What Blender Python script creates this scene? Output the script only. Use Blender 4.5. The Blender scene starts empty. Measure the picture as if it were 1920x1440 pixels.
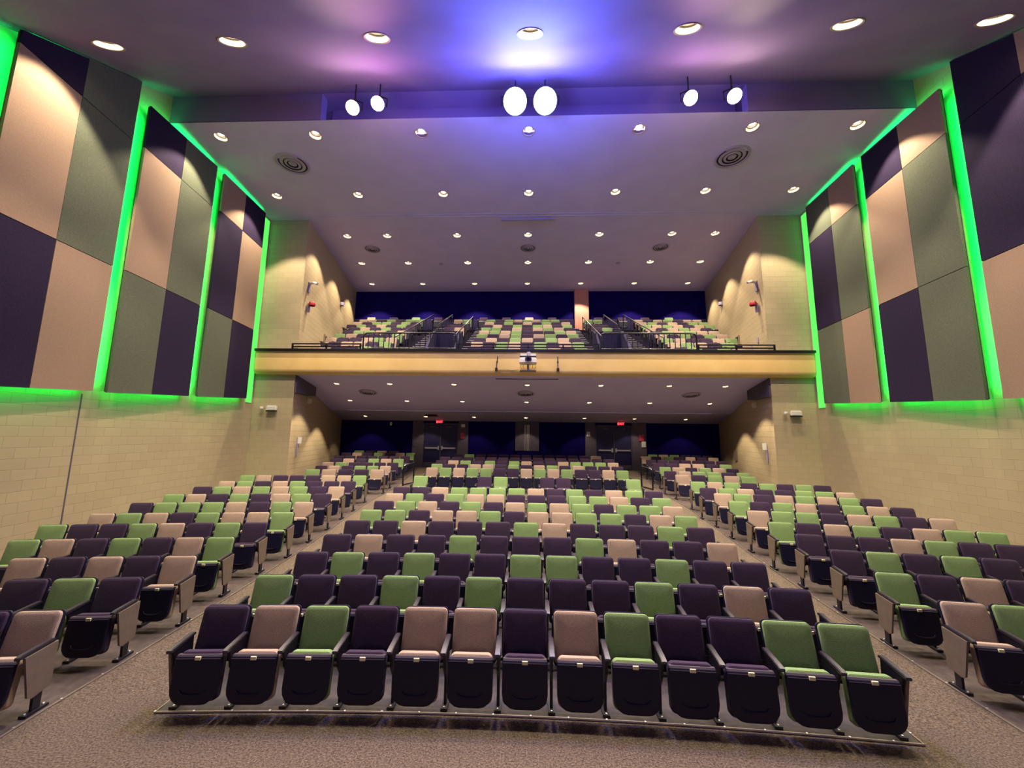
import bpy, bmesh, math, random
from mathutils import Matrix, Vector
random.seed(7)
C = bpy.context.scene.collection
SC = bpy.context.scene
EYE = 2.74

# ------------------------------------------------------------------ camera, world, exposure
def make_camera():
    pitch, yaw, roll = math.radians(7.667), math.radians(2.263), math.radians(0.72)
    cy, sy = math.cos(yaw), math.sin(yaw)
    fwd = Vector((-sy*math.cos(pitch), cy*math.cos(pitch), math.sin(pitch)))
    right = Vector((cy, sy, 0)); up = right.cross(fwd)
    r = right*math.cos(roll) + up*math.sin(roll)
    u = up*math.cos(roll) - right*math.sin(roll)
    cam = bpy.data.cameras.new('camera')
    cam.sensor_width = 36; cam.sensor_fit = 'HORIZONTAL'; cam.lens = 716.0/1920*36
    cam.clip_start = 0.05; cam.clip_end = 200
    o = bpy.data.objects.new('camera', cam); C.objects.link(o)
    m = Matrix((r, u, -fwd)).transposed().to_4x4(); m.translation = (0, 0, EYE)
    o.matrix_world = m
    SC.camera = o
make_camera()

W = bpy.data.worlds.new('world'); SC.world = W; W.use_nodes = True
W.node_tree.nodes['Background'].inputs[0].default_value = (0.44, 0.36, 0.78, 1)
W.node_tree.nodes['Background'].inputs[1].default_value = 0.46
SC.view_settings.view_transform = 'Standard'
SC.view_settings.look = 'None'
SC.view_settings.gamma = 1
SC.view_settings.use_curve_mapping = False
SC.view_settings.exposure = 0.5
SC.cycles.use_denoising = True
SC.cycles.max_bounces = 6
SC.cycles.diffuse_bounces = 4
SC.cycles.sample_clamp_indirect = 4
SC.cycles.use_light_tree = True
WARM = (1.0, 0.84, 0.62)
P_DOWN = 1050      # hall downlights, W
P_UNDER = 440      # downlights below the balcony
P_UPPER = 760     # downlights over the balcony
P_BLUE = 700
P_FLARE = 240  # added point lamps by the blue pair, imitating flare glow
P_PINK = 500
LED = 7.0

# ------------------------------------------------------------------ materials
def s2l(c):
    return tuple(((x/255)/12.92 if x/255 <= 0.04045 else ((x/255+0.055)/1.055)**2.4) for x in c) + (1,)

class NT:
    def __init__(s, name):
        s.m = bpy.data.materials.new(name); s.m.use_nodes = True
        s.t = s.m.node_tree; s.n = s.t.nodes; s.p = s.n['Principled BSDF']
    def new(s, k, **kw):
        n = s.n.new(k)
        for a, v in kw.items(): setattr(n, a, v)
        return n
    def link(s, a, b): s.t.links.new(a, b)

def plain(name, rgb, rough=0.6, metal=0.0, emis=None, estr=0.0, spec=0.5):
    m = NT(name); m.p.inputs['Base Color'].default_value = s2l(rgb)
    m.p.inputs['Roughness'].default_value = rough; m.p.inputs['Metallic'].default_value = metal
    m.p.inputs['Specular IOR Level'].default_value = spec
    if emis:
        m.p.inputs['Emission Color'].default_value = emis + (1,) if len(emis) == 3 else emis
        m.p.inputs['Emission Strength'].default_value = estr
        m.m.cycles.emission_sampling = 'NONE'
    return m.m

def noisy(name, rgb_a, rgb_b, scale, rough=0.9, bump=0.0, detail=4, spec=0.3, stretch=None, lo=0.35, hi=0.65, sheen=0.0, coord='Object'):
    m = NT(name)
    tc = m.new('ShaderNodeTexCoord'); no = m.new('ShaderNodeTexNoise'); rp = m.new('ShaderNodeValToRGB')
    no.inputs['Scale'].default_value = scale; no.inputs['Detail'].default_value = detail
    if stretch:
        mp = m.new('ShaderNodeMapping'); mp.inputs['Scale'].default_value = stretch
        m.link(tc.outputs[coord], mp.inputs[0]); m.link(mp.outputs[0], no.inputs['Vector'])
    else: m.link(tc.outputs[coord], no.inputs['Vector'])
    rp.color_ramp.elements[0].color = s2l(rgb_a); rp.color_ramp.elements[1].color = s2l(rgb_b)
    rp.color_ramp.elements[0].position = lo; rp.color_ramp.elements[1].position = hi
    m.link(no.outputs['Fac'], rp.inputs[0]); m.link(rp.outputs[0], m.p.inputs['Base Color'])
    m.p.inputs['Roughness'].default_value = rough; m.p.inputs['Specular IOR Level'].default_value = spec
    if sheen: m.p.inputs['Sheen Weight'].default_value = sheen
    if bump:
        b = m.new('ShaderNodeBump'); b.inputs['Strength'].default_value = bump; b.inputs['Distance'].default_value = 0.01
        m.link(no.outputs['Fac'], b.inputs['Height']); m.link(b.outputs[0], m.p.inputs['Normal'])
    return m.m

def block_wall(name, rgb, rgb2, mortar, w=0.4, h=0.2, rough=0.45):
    m = NT(name)
    uv = m.new('ShaderNodeUVMap'); br = m.new('ShaderNodeTexBrick')
    br.inputs['Scale'].default_value = 1.0
    br.inputs['Brick Width'].default_value = w; br.inputs['Row Height'].default_value = h
    br.inputs['Mortar Size'].default_value = 0.006; br.inputs['Mortar Smooth'].default_value = 0.4
    br.inputs['Color1'].default_value = s2l(rgb); br.inputs['Color2'].default_value = s2l(rgb2); br.inputs['Mortar'].default_value = s2l(mortar)
    m.link(uv.outputs[0], br.inputs['Vector']); m.link(br.outputs['Color'], m.p.inputs['Base Color'])
    no = m.new('ShaderNodeTexNoise'); no.inputs['Scale'].default_value = 60
    m.link(uv.outputs[0], no.inputs['Vector'])
    ad = m.new('ShaderNodeMath', operation='MULTIPLY_ADD'); ad.inputs[1].default_value = 0.12
    inv = m.new('ShaderNodeMath', operation='SUBTRACT'); inv.inputs[0].default_value = 1.0
    m.link(br.outputs['Fac'], inv.inputs[1]); m.link(no.outputs['Fac'], ad.inputs[0]); m.link(inv.outputs[0], ad.inputs[2])
    b = m.new('ShaderNodeBump'); b.inputs['Strength'].default_value = 0.5; b.inputs['Distance'].default_value = 0.006
    m.link(ad.outputs[0], b.inputs['Height']); m.link(b.outputs[0], m.p.inputs['Normal'])
    m.p.inputs['Roughness'].default_value = rough
    return m.m

def carpet_mat(name, ca, cb, cc, rough=1.0):
    m = NT(name); tc = m.new('ShaderNodeTexCoord')
    a = m.new('ShaderNodeTexNoise'); a.inputs['Scale'].default_value = 9; a.inputs['Detail'].default_value = 8; a.inputs['Roughness'].default_value = 0.75
    mp = m.new('ShaderNodeMapping'); mp.inputs['Scale'].default_value = (3.2, 9.0, 3.0)
    m.link(tc.outputs['Object'], mp.inputs[0]); m.link(mp.outputs[0], a.inputs['Vector'])
    v = m.new('ShaderNodeTexNoise'); v.inputs['Scale'].default_value = 70; v.inputs['Detail'].default_value = 2
    m.link(tc.outputs['Object'], v.inputs['Vector'])
    rp = m.new('ShaderNodeValToRGB')
    rp.color_ramp.elements[0].color = s2l(ca); rp.color_ramp.elements[1].color = s2l(cc)
    rp.color_ramp.elements[0].position = 0.36; rp.color_ramp.elements[1].position = 0.66
    e = rp.color_ramp.elements.new(0.5); e.color = s2l(cb)
    mx = m.new('ShaderNodeMix', data_type='FLOAT'); mx.inputs[0].default_value = 0.45
    m.link(a.outputs['Fac'], mx.inputs[2]); m.link(v.outputs['Fac'], mx.inputs[3]); m.link(mx.outputs[0], rp.inputs[0])
    m.link(rp.outputs[0], m.p.inputs['Base Color']); m.p.inputs['Roughness'].default_value = rough
    m.p.inputs['Specular IOR Level'].default_value = 0.1
    b = m.new('ShaderNodeBump'); b.inputs['Strength'].default_value = 0.5; b.inputs['Distance'].default_value = 0.01
    m.link(mx.outputs[0], b.inputs['Height']); m.link(b.outputs[0], m.p.inputs['Normal'])
    return m.m

M = {}
M['carpet'] = carpet_mat('carpet', (44, 37, 32), (88, 77, 67), (124, 111, 96))
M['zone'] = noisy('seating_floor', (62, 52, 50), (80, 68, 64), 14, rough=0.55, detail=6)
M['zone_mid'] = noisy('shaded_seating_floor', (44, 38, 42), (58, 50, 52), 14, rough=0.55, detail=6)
M['wall'] = block_wall('painted_block', (176, 160, 126), (171, 155, 122), (160, 143, 111))
M['wall_rear'] = block_wall('painted_block_rear', (186, 166, 130), (181, 161, 125), (146, 126, 92))
M['ceiling'] = noisy('ceiling_plaster', (190, 178, 228), (196, 184, 232), 1.2, rough=0.85)  # lavender base holds the blue flare tint seen over the plaster
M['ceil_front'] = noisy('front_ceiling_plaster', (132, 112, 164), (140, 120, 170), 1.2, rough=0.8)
M['tile'] = block_wall('soffit_tile', (176, 164, 190), (172, 160, 186), (120, 110, 130), 1.2, 1.2, .9)
M['fascia'] = noisy('balcony_fascia_paint', (224, 188, 118), (230, 196, 126), 1.5, rough=0.5)
M['navy'] = noisy('dark_back_wall', (17, 10, 76), (21, 12, 88), 2, rough=0.95, spec=0.05)  # blue veil over the black wall is put into this colour
M['navy_door'] = plain('dark_door_paint', (24, 20, 70), 0.5)
M['pier'] = noisy('grey_block_pier', (84, 76, 88), (94, 84, 94), 5, rough=0.8)
M['knee'] = noisy('knee_wall_paint', (24, 17, 56), (30, 21, 62), 3, rough=0.9)
FAB = {'D': ('dark purple', (44, 31, 50), (62, 45, 68)), 'G': ('green', (106, 132, 80), (130, 154, 100)), 'T': ('tan', (148, 126, 108), (174, 151, 132))}
for k, (nm, a, b) in FAB.items():
    M['fab'+k] = noisy('seat_fabric_'+nm.replace(' ', '_'), a, b, 160, rough=0.95, bump=0.25, detail=2, spec=0.15, sheen=0.1)
M['shell'] = noisy('black_seat_shell', (13, 10, 36), (18, 14, 46), 200, rough=0.5, bump=0.1, spec=0.35)
M['shell_edge'] = plain('charcoal_seat_rim', (72, 62, 70), 0.5)
M['arm'] = plain('black_armrest_plastic', (40, 33, 42), 0.42)
M['steel'] = plain('black_steel_stand', (20, 16, 28), 0.45)
M['endpanel'] = noisy('grey_tan_laminate', (106, 92, 78), (114, 100, 86), 8, rough=0.6)
M['plate'] = plain('number_plate', (226, 224, 168), 0.4)
PF = {'D': ((36, 28, 48), (44, 34, 56)), 'G': ((82, 86, 70), (92, 96, 80)), 'T': ((140, 116, 96), (148, 124, 104))}
for k, (a, b) in PF.items(): M['pan'+k] = noisy('panel_fabric_'+FAB[k][0].replace(' ', '_'), a, b, 40, rough=0.95, spec=0.1)
M['panback'] = plain('panel_backing', (40, 36, 40), 0.9)
M['led'] = plain('green_led', (0, 200, 60), 0.5, emis=(0.0, 1.0, 0.12), estr=6)
M['wallglow'] = plain('green_wall_glow', (30, 120, 40), 0.5, emis=(0.10, 0.80, 0.10), estr=.9)  # emission imitates green light lying on the wall
M['baffle'] = plain('dark_baffle', (70, 58, 50), 0.6)
M['can'] = plain('white_reflector', (232, 212, 172), 0.35)
M['trimring'] = plain('white_trim_ring', (176, 160, 150), 0.5)
M['lamp'] = plain('warm_lamp', (255, 240, 200), 0.4, emis=(1.0, 0.89, 0.66), estr=45)
M['vent'] = plain('diffuser_metal', (158, 146, 172), 0.5)
M['ventdark'] = plain('diffuser_gap', (30, 24, 40), 0.8)
M['rail'] = plain('black_painted_rail', (16, 13, 22), 0.35)
M['chrome'] = plain('brushed_chrome', (214, 212, 214), 0.4, metal=.85)
M['trimmetal'] = plain('aluminium_edge_trim', (150, 138, 126), 0.4, metal=0.8)
M['white'] = plain('white_plastic', (214, 208, 196), 0.5)
M['red'] = plain('red_plastic', (168, 24, 40), 0.4)
M['exitred'] = plain('exit_red', (255, 30, 30), 0.4, emis=(1.0, 0.03, 0.04), estr=3.0)
M['black'] = plain('black_plastic', (14, 12, 18), 0.5)
M['glassblue'] = plain('projector_lens_window', (20, 16, 70), 0.1)
M['projwhite'] = plain('projector_body', (226, 220, 200), 0.4)
M['dglass'] = plain('dark_glass', (16, 12, 40), 0.15)
M['peach'] = noisy('peach_column', (190, 130, 112), (198, 138, 118), 3, rough=0.7)  # even peach base colour of the column
M['rosewood'] = plain('pink_sign', (196, 52, 90), 0.5)
M['wood'] = noisy('stage_boards', (70, 48, 34), (96, 68, 48), 4, rough=0.5, stretch=(1, 12, 1))
M['nosing'] = plain('stair_nosing', (170, 164, 168), 0.5)
M['stair'] = noisy('balcony_stair_carpet', (36, 30, 48), (48, 40, 58), 30, rough=0.95)
M['lensblue'] = plain('blue_lens', (220, 230, 255), 0.2, emis=(0.55, 0.72, 1.0), estr=20)
M['lenspink'] = plain('pink_lens', (255, 210, 230), 0.2, emis=(1.0, 0.62, 0.80), estr=14)
M['lenswarm'] = plain('warm_lens', (255, 240, 210), 0.2, emis=(1.0, 0.86, 0.62), estr=14)

# ------------------------------------------------------------------ mesh helpers
def finish(name, bm, mats, parent=None, smooth=True, kind=None):
    bmesh.ops.recalc_face_normals(bm, faces=bm.faces[:])
    me = bpy.data.meshes.new(name); bm.to_mesh(me); bm.free()
    for m in (mats if isinstance(mats, (list, tuple)) else [mats]): me.materials.append(M[m] if isinstance(m, str) else m)
    if smooth:
        me.polygons.foreach_set('use_smooth', [True]*len(me.polygons))
        try: me.set_sharp_from_angle(angle=math.radians(38))
        except Exception: pass
    o = bpy.data.objects.new(name, me); C.objects.link(o)
    if parent: o.parent = parent
    if kind: o['kind'] = kind
    return o

def empty(name, loc=(0, 0, 0), rz=0, rx=0):
    o = bpy.data.objects.new(name, None); C.objects.link(o)
    o.location = loc; o.rotation_euler = (rx, 0, rz); o.empty_display_size = 0.1
    return o

def tag(o, label, cat, group=None, kind=None):
    o['label'] = label; o['category'] = cat
    if group: o['group'] = group
    if kind: o['kind'] = kind
    return o

def box(bm, x0, x1, y0, y1, z0, z1, mi=0):
    v = [bm.verts.new((x, y, z)) for x in (x0, x1) for y in (y0, y1) for z in (z0, z1)]
    for q in ((0, 1, 3, 2), (4, 6, 7, 5), (0, 4, 5, 1), (2, 3, 7, 6), (0, 2, 6, 4), (1, 5, 7, 3)):
        f = bm.faces.new([v[i] for i in q]); f.material_index = mi

def prism(bm, prof, x0, x1, mi=0, axis='x'):
    """prof: (a, b) outline extruded along axis"""
    def P(t, a, b): return (t, a, b) if axis == 'x' else ((a, t, b) if axis == 'y' else (a, b, t))
    A = [bm.verts.new(P(x0, *p)) for p in prof]; B = [bm.verts.new(P(x1, *p)) for p in prof]
    n = len(prof)
    for i in range(n):
        j = (i+1) % n
        f = bm.faces.new((A[i], A[j], B[j], B[i])); f.material_index = mi
    for L in (A[::-1], B):
        f = bm.faces.new(L); f.material_index = mi

def tube(bm, pts, r, n=8, mi=0):
    pts = [Vector(p) for p in pts]; rings = []
    for i, p in enumerate(pts):
        d = (pts[min(i+1, len(pts)-1)] - pts[max(i-1, 0)]).normalized()
        a = Vector((0, 0, 1)) if abs(d.z) < 0.9 else Vector((1, 0, 0))
        u = d.cross(a).normalized(); v = d.cross(u)
        rings.append([bm.verts.new(p + u*r*math.cos(2*math.pi*k/n) + v*r*math.sin(2*math.pi*k/n)) for k in range(n)])
    for a, b in zip(rings, rings[1:]):
        for k in range(n):
            f = bm.faces.new((a[k], a[(k+1) % n], b[(k+1) % n], b[k])); f.material_index = mi
    f = bm.faces.new(rings[0][::-1]); f.material_index = mi
    f = bm.faces.new(rings[-1]); f.material_index = mi

def lathe(bm, prof, n=24, mi=0, c=(0, 0, 0), cap0=False, cap1=False):
    """prof: (r, z) about z"""
    R = []
    for r, z in prof: R.append([bm.verts.new((c[0]+r*math.cos(2*math.pi*k/n), c[1]+r*math.sin(2*math.pi*k/n), c[2]+z)) for k in range(n)])
    for a, b in zip(R, R[1:]):
        for k in range(n):
            f = bm.faces.new((a[k], a[(k+1) % n], b[(k+1) % n], b[k])); f.material_index = mi
    if cap0: bm.faces.new(R[0]).material_index = mi
    if cap1: bm.faces.new(R[-1]).material_index = mi

def rrect(w, z0, z1, rt, rb, n=5):
    """rounded outline in x,z, counter-clockwise seen from -y"""
    pts = []
    for cx, cz, r, a0 in ((w/2-rb, z0+rb, rb, -90), (w/2-rt, z1-rt, rt, 0), (-w/2+rt, z1-rt, rt, 90), (-w/2+rb, z0+rb, rb, 180)):
        for k in range(n):
            a = math.radians(a0 + 90*k/(n-1)); pts.append((cx+r*math.cos(a), cz+r*math.sin(a)))
    return pts

def slab(bm, w, z0, z1, y0, y1, rt, rb, bev, crown=0.0, mi=0, dome=0.0):
    """a pad facing -y: rounded outline, rolled edges, optional crown on its face and dome on its top edge"""
    cz = (z0+z1)/2
    base = rrect(w, z0, z1, rt, rb)
    def ring(y, ins, extra=0):
        out = []
        for x, z in base:
            fx = 1 - 2*ins/w; fz = 1 - 2*ins/(z1-z0)
            X, Z = x*fx, cz+(z-cz)*fz
            if dome and Z > cz: Z += dome*(1-(2*X/w)**2)*(Z-cz)/(z1-cz)
            out.append(bm.verts.new((X, y, Z)))
        return out
    L = [ring(y0-crown, min(w, z1-z0)*0.28), ring(y0-crown*0.35, bev*2.2), ring(y0+bev*0.15, bev*0.8), ring(y0+bev*0.7, bev*0.12), ring(y0+bev*1.5, 0), ring(y1-bev, 0), ring(y1, bev)]
    n = len(base)
    for a, b in zip(L, L[1:]):
        for k in range(n):
            f = bm.faces.new((a[k], a[(k+1) % n], b[(k+1) % n], b[k])); f.material_index = mi
    bm.faces.new(L[0][::-1]).material_index = mi
    bm.faces.new(L[-1]).material_index = mi

def lean(bm, verts, z0, ang, dy=0.0):
    """rotate about x at height z0 (positive: top goes back)"""
    bmesh.ops.rotate(bm, verts=verts, cent=(0, 0, z0), matrix=Matrix.Rotation(-ang, 3, 'X'))
    if dy: bmesh.ops.translate(bm, verts=verts, vec=(0, dy, 0))

def uvwall(name, pts, mat, z_of=None, parent=None, kind='structure'):
    """vertical wall strip along plan points [(x, y, z0, z1), ...] with metric UVs"""
    bm = bmesh.new(); uv = bm.loops.layers.uv.new('UVMap'); s = 0.0; rows = []
    for i, (x, y, z0, z1) in enumerate(pts):
        if i: s += math.hypot(x-pts[i-1][0], y-pts[i-1][1])
        rows.append((bm.verts.new((x, y, z0)), bm.verts.new((x, y, z1)), s, z0, z1))
    for a, b in zip(rows, rows[1:]):
        f = bm.faces.new((a[0], b[0], b[1], a[1]))
        for l, (u, v) in zip(f.loops, ((a[2], a[3]), (b[2], b[3]), (b[2], b[4]), (a[2], a[4]))): l[uv].uv = (u, v)
    me = bpy.data.meshes.new(name); bm.to_mesh(me); bm.free(); me.materials.append(M[mat])
    o = bpy.data.objects.new(name, me); C.objects.link(o)
    if parent: o.parent = parent
    if kind: o['kind'] = kind
    return o

# ------------------------------------------------------------------ hall geometry
YC = -40.0
FP = [(4.28, 0.0), (5.14, .022), (6.0, .06), (6.87, .108), (7.73, .162), (8.59, .207), (9.45, .255), (10.31, .309), (11.18, .362), (13.3, .455), (15.55, .551), (16.45, .631), (17.35, .728), (18.25, .83), (19.15, .922), (20.3, 1.035), (22, 1.04)]
def F(rho):
    if rho <= FP[0][0]: return 0.0
    for (a, za), (b, zb) in zip(FP, FP[1:]):
        if rho <= b: return za + (zb-za)*(rho-a)/(b-a)
    return FP[-1][1]
def polar(rho, phi):
    """point on the seating arc: rho measured on the centre line, phi ~ x/(rho-YC)"""
    R = rho - YC
    return (R*math.sin(phi), YC + R*math.cos(phi))
def wall_x(y): return 9.5 + .105*(y-8.2)
def inner_x(y): return 8.55 + .216*(y-13.62)
def rear_ceil(y): return 10.87 + .026*(y-9.3)
def front_ceil(y): return 11.64 + .572*(y-8.79)
YB = 8.79   # bulkhead line

# floor: raked, of revolution about the stage centre
def floor_grid(name, rhos, phis, lift, mat, kind='structure'):
    bm = bmesh.new(); rows = []
    for r in rhos:
        row = []
        for k in range(len(phis(r))):
            x, y = polar(r, phis(r)[k]); row.append(bm.verts.new((x, y, F(r)+lift)))
        rows.append(row)
    for a, b in zip(rows, rows[1:]):
        for k in range(len(a)-1): bm.faces.new((a[k], a[k+1], b[k+1], b[k]))
    return finish(name, bm, mat, smooth=False, kind=kind)
def lin(a, b, n): return [a+(b-a)*i/(n-1) for i in range(n)]
fr = sorted(set([-3, 0, 2, 3.4] + [p[0] for p in FP] + lin(4.3, 20.3, 33)))
floor_grid('floor', fr, lambda r: lin(-.29, .29, 41), 0.0, 'carpet')
def phiL(r):  # aisle edge of the side blocks
    t = [(4.2, .1070), (5.9, .1040), (7.6, .1010), (9.3, .0995), (13.3, .0992), (16.5, .0945), (19.4, .0920), (20.4, .0915)]
    for (a, pa), (b, pb) in zip(t, t[1:]):
        if r <= b: return pa+(pb-pa)*(max(r, a)-a)/(b-a)
    return t[-1][1]
def phiC(r): return (3.62 + .5*(max(r, 4.1)-4.1)/15)/(r-YC)
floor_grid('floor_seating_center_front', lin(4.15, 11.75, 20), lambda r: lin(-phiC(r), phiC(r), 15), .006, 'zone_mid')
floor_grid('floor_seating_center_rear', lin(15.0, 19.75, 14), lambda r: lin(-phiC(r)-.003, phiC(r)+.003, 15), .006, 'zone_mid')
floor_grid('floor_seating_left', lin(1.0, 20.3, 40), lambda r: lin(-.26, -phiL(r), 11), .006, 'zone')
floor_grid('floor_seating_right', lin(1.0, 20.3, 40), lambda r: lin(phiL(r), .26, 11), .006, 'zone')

def edge_trim(name, pts):
    bm = bmesh.new(); tube(bm, pts, 0.011, 6)
    # screws along the strip
    acc = 0
    for a, b in zip(pts, pts[1:]):
        a, b = Vector(a), Vector(b); L = (b-a).length; acc += L
        if acc > 0.3:
            acc = 0; lathe(bm, [(0.012, 0), (0.010, .006), (0.0005, .008)], 6, 1, (a.x, a.y, a.z+.008))
    return finish(name, bm, ['trimmetal', 'chrome'], kind='structure')
def P3(r, ph): x, y = polar(r, ph); return (x, y, F(r)+.008)
cf = [P3(r, -phiC(r)) for r in lin(11.75, 4.15, 60)] + [P3(4.15, p) for p in lin(-phiC(4.15), phiC(4.15), 60)] + [P3(r, phiC(r)) for r in lin(4.15, 11.75, 60)]
edge_trim('trim_1', cf)
edge_trim('trim_2', [P3(r, -phiL(r)) for r in lin(1.0, 20.3, 150)])
edge_trim('trim_3', [P3(r, phiL(r)) for r in lin(1.0, 20.3, 150)])

for sx, i, yj in ((-1, 6, 7.72), (1, 7, 7.1)):
    bm = bmesh.new(); x = sx*(wall_x(yj)-.002); box(bm, min(x, x-sx*.006), max(x, x-sx*.006), yj-.012, yj+.012, .2, 3.5)
    finish('trim_%d' % i, bm, 'pier', smooth=False, kind='structure')

# stage front the camera stands over
bm = bmesh.new(); box(bm, -9.0, 9.0, -6.0, 1.2, 0.0, 1.05)
finish('floor_stage', bm, 'wood', smooth=False, kind='structure')

# side walls
for sx, nm in ((-1, 'left'), (1, 'right')):
    ys = lin(-6, 13.62, 12)
    pts = [(sx*wall_x(y), y, -0.2, 11.8) for y in ys] + [(sx*inner_x(13.62), 13.62, -0.2, 11.8)]
    uvwall('wall_'+nm, pts, 'wall')
    uvwall('wall_rear_'+nm, [(sx*inner_x(y), y, -0.2, 11.4) for y in lin(13.62, 21.8, 8)], 'wall_rear')
# back walls
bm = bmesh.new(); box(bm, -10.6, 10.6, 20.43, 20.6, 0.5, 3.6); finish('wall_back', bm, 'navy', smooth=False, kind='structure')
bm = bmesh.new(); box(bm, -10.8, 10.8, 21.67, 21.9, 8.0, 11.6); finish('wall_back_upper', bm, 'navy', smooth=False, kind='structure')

# ceilings: planes with round openings for the recessed lights
S = 2.94
HALL_ROWS = [('front', 6.166, [-1.324, -.922, -.466, .002, .468, .926, 1.336], 'on the sloping front ceiling', P_DOWN, 1.4),
        ('A', 3.165*S, [-.921, -.632, -.315, 0, .316, .633, .921], 'in the row just behind the bulkhead', P_DOWN, 1.0),
        ('B', 4.10*S, [-.73, -.49, -.243, .001, .244, .492, .73], 'in the second row behind the bulkhead', P_DOWN, 1.0),
        ('C', 5.08*S, [-.513, -.398, -.199, 0, .197, .395, .511], 'in the first row over the balcony', P_UPPER, 1.0),
        ('D', 6.0*S, [-.466, -.334, -.167, 0, .166, .333, .467], 'in the second row over the balcony', P_UPPER, 1.0),
        ('E', 6.94*S, [-.433, -.29, -.146, -.001, .144, .288, .431], 'in the last row over the balcony', P_UPPER, .9)]
UNDER_ROWS = [(14.55, [-.512, -.367, -.194, .001, .194, .370, .513], 'in the front row under the balcony'),
        (16.75, [-.472, -.318, -.170, -.001, .163, .318, .471], 'in the middle row under the balcony'),
        (19.5, [-.428, -.266, -.138, -.002, .150, .278, .408], 'in the tiled strip at the back wall')]
UNDER_SC = .62
def under_ceil(y): return 4.86 - (y-13.62)*.2122
def soff(y): return 3.862 - (y-18.3)*.19
def slope_box(bm, x, y0, y1, f, t, mi=0):
    v = [bm.verts.new(p) for p in ((-x, y0, f(y0)), (x, y0, f(y0)), (x, y1, f(y1)), (-x, y1, f(y1)), (-x, y0, f(y0)+t), (x, y0, f(y0)+t), (x, y1, f(y1)+t), (-x, y1, f(y1)+t))]
    for q in ((0, 3, 2, 1), (4, 5, 6, 7), (0, 1, 5, 4), (1, 2, 6, 5), (2, 3, 7, 6), (3, 0, 4, 7)): bm.faces.new([v[i] for i in q]).material_index = mi
def holed_plane(name, x, y0, y1, f, holes, mat, slope):
    """ceiling plane z = f(y) with round holes (x, y, r); its UVs are metres in plan"""
    bm = bmesh.new(); uv = bm.loops.layers.uv.new('UVMap'); edges = []
    def loop(pts):
        v = [bm.verts.new((px, py, f(py))) for px, py in pts]
        for a, b in zip(v, v[1:]+v[:1]): edges.append(bm.edges.new((a, b)))
    k = math.cos(math.atan(slope))
    loop([(-x, y0), (0, y0), (x, y0), (x, (y0+y1)/2), (x, y1), (0, y1), (-x, y1), (-x, (y0+y1)/2)])
    for hx, hy, r in holes: loop([(hx+r*math.cos(2*math.pi*i/24), hy+r*k*math.sin(2*math.pi*i/24)) for i in range(24)])
    bmesh.ops.triangle_fill(bm, use_beauty=True, use_dissolve=False, edges=edges)
    for fc in bm.faces:
        if fc.normal.z > 0: fc.normal_flip()
        for l in fc.loops: l[uv].uv = (l.vert.co.x, l.vert.co.y)
    me = bpy.data.meshes.new(name); bm.to_mesh(me); bm.free(); me.materials.append(M[mat])
    o = bpy.data.objects.new(name, me); C.objects.link(o); o['kind'] = 'structure'
    return o
def holes_of(rows, sc): return [(v*y, y, .151*sc) for y, rr in rows for v in rr]
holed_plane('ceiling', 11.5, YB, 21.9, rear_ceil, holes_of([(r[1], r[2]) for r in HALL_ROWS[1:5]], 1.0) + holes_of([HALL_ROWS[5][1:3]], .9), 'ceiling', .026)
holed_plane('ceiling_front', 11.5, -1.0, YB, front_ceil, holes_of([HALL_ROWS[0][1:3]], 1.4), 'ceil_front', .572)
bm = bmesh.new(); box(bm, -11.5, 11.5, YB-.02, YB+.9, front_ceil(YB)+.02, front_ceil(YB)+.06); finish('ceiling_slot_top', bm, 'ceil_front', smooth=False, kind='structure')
for i, y in enumerate((13.30, 13.45)):
    bm = bmesh.new(); slope_box(bm, 10.4, y, y+.03, lambda yy: rear_ceil(yy)-.012, .011)
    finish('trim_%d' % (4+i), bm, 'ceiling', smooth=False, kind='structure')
# bulkhead between the two ceilings: boxed ends and a set-back slot for the stage lights
bm = bmesh.new()
zb, zt = rear_ceil(YB)+.025, front_ceil(YB)
box(bm, -10.6, -5.46, YB, YB+.25, zb, zt+.1)
box(bm, 5.50, 10.6, YB, YB+.25, zb, zt+.1)
box(bm, -5.46, 5.50, YB+.55, YB+.8, zb, zt+.1)
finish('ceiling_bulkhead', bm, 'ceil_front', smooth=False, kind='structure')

# ------------------------------------------------------------------ balcony structure
bm = bmesh.new()
prof = [(13.39, 5.70), (13.39, 5.04), (13.40, 4.98), (13.43, 4.92), (13.48, 4.885), (13.54, 4.868), (13.64, 4.862), (13.66, 5.70)]
prism(bm, prof, -9.99, 9.99)
finish('balcony_slab', bm, 'fascia', kind='structure')
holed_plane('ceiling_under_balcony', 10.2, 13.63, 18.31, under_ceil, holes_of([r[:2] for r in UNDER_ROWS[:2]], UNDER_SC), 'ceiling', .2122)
holed_plane('ceiling_rear_tiles', 10.6, 18.31, 20.6, soff, holes_of([UNDER_ROWS[2][:2]], UNDER_SC), 'tile', .19)
# dropped soffit boxes beside the balcony ends
for sx, nm in ((-1, 'left'), (1, 'right')):
    bm = bmesh.new(); a, b = sorted((sx*8.5, sx*10.1)); box(bm, a, b, 13.66, 15.0, 4.2, 4.9)
    finish('ceiling_soffit_'+nm, bm, 'pier', smooth=False, kind='structure')
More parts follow.
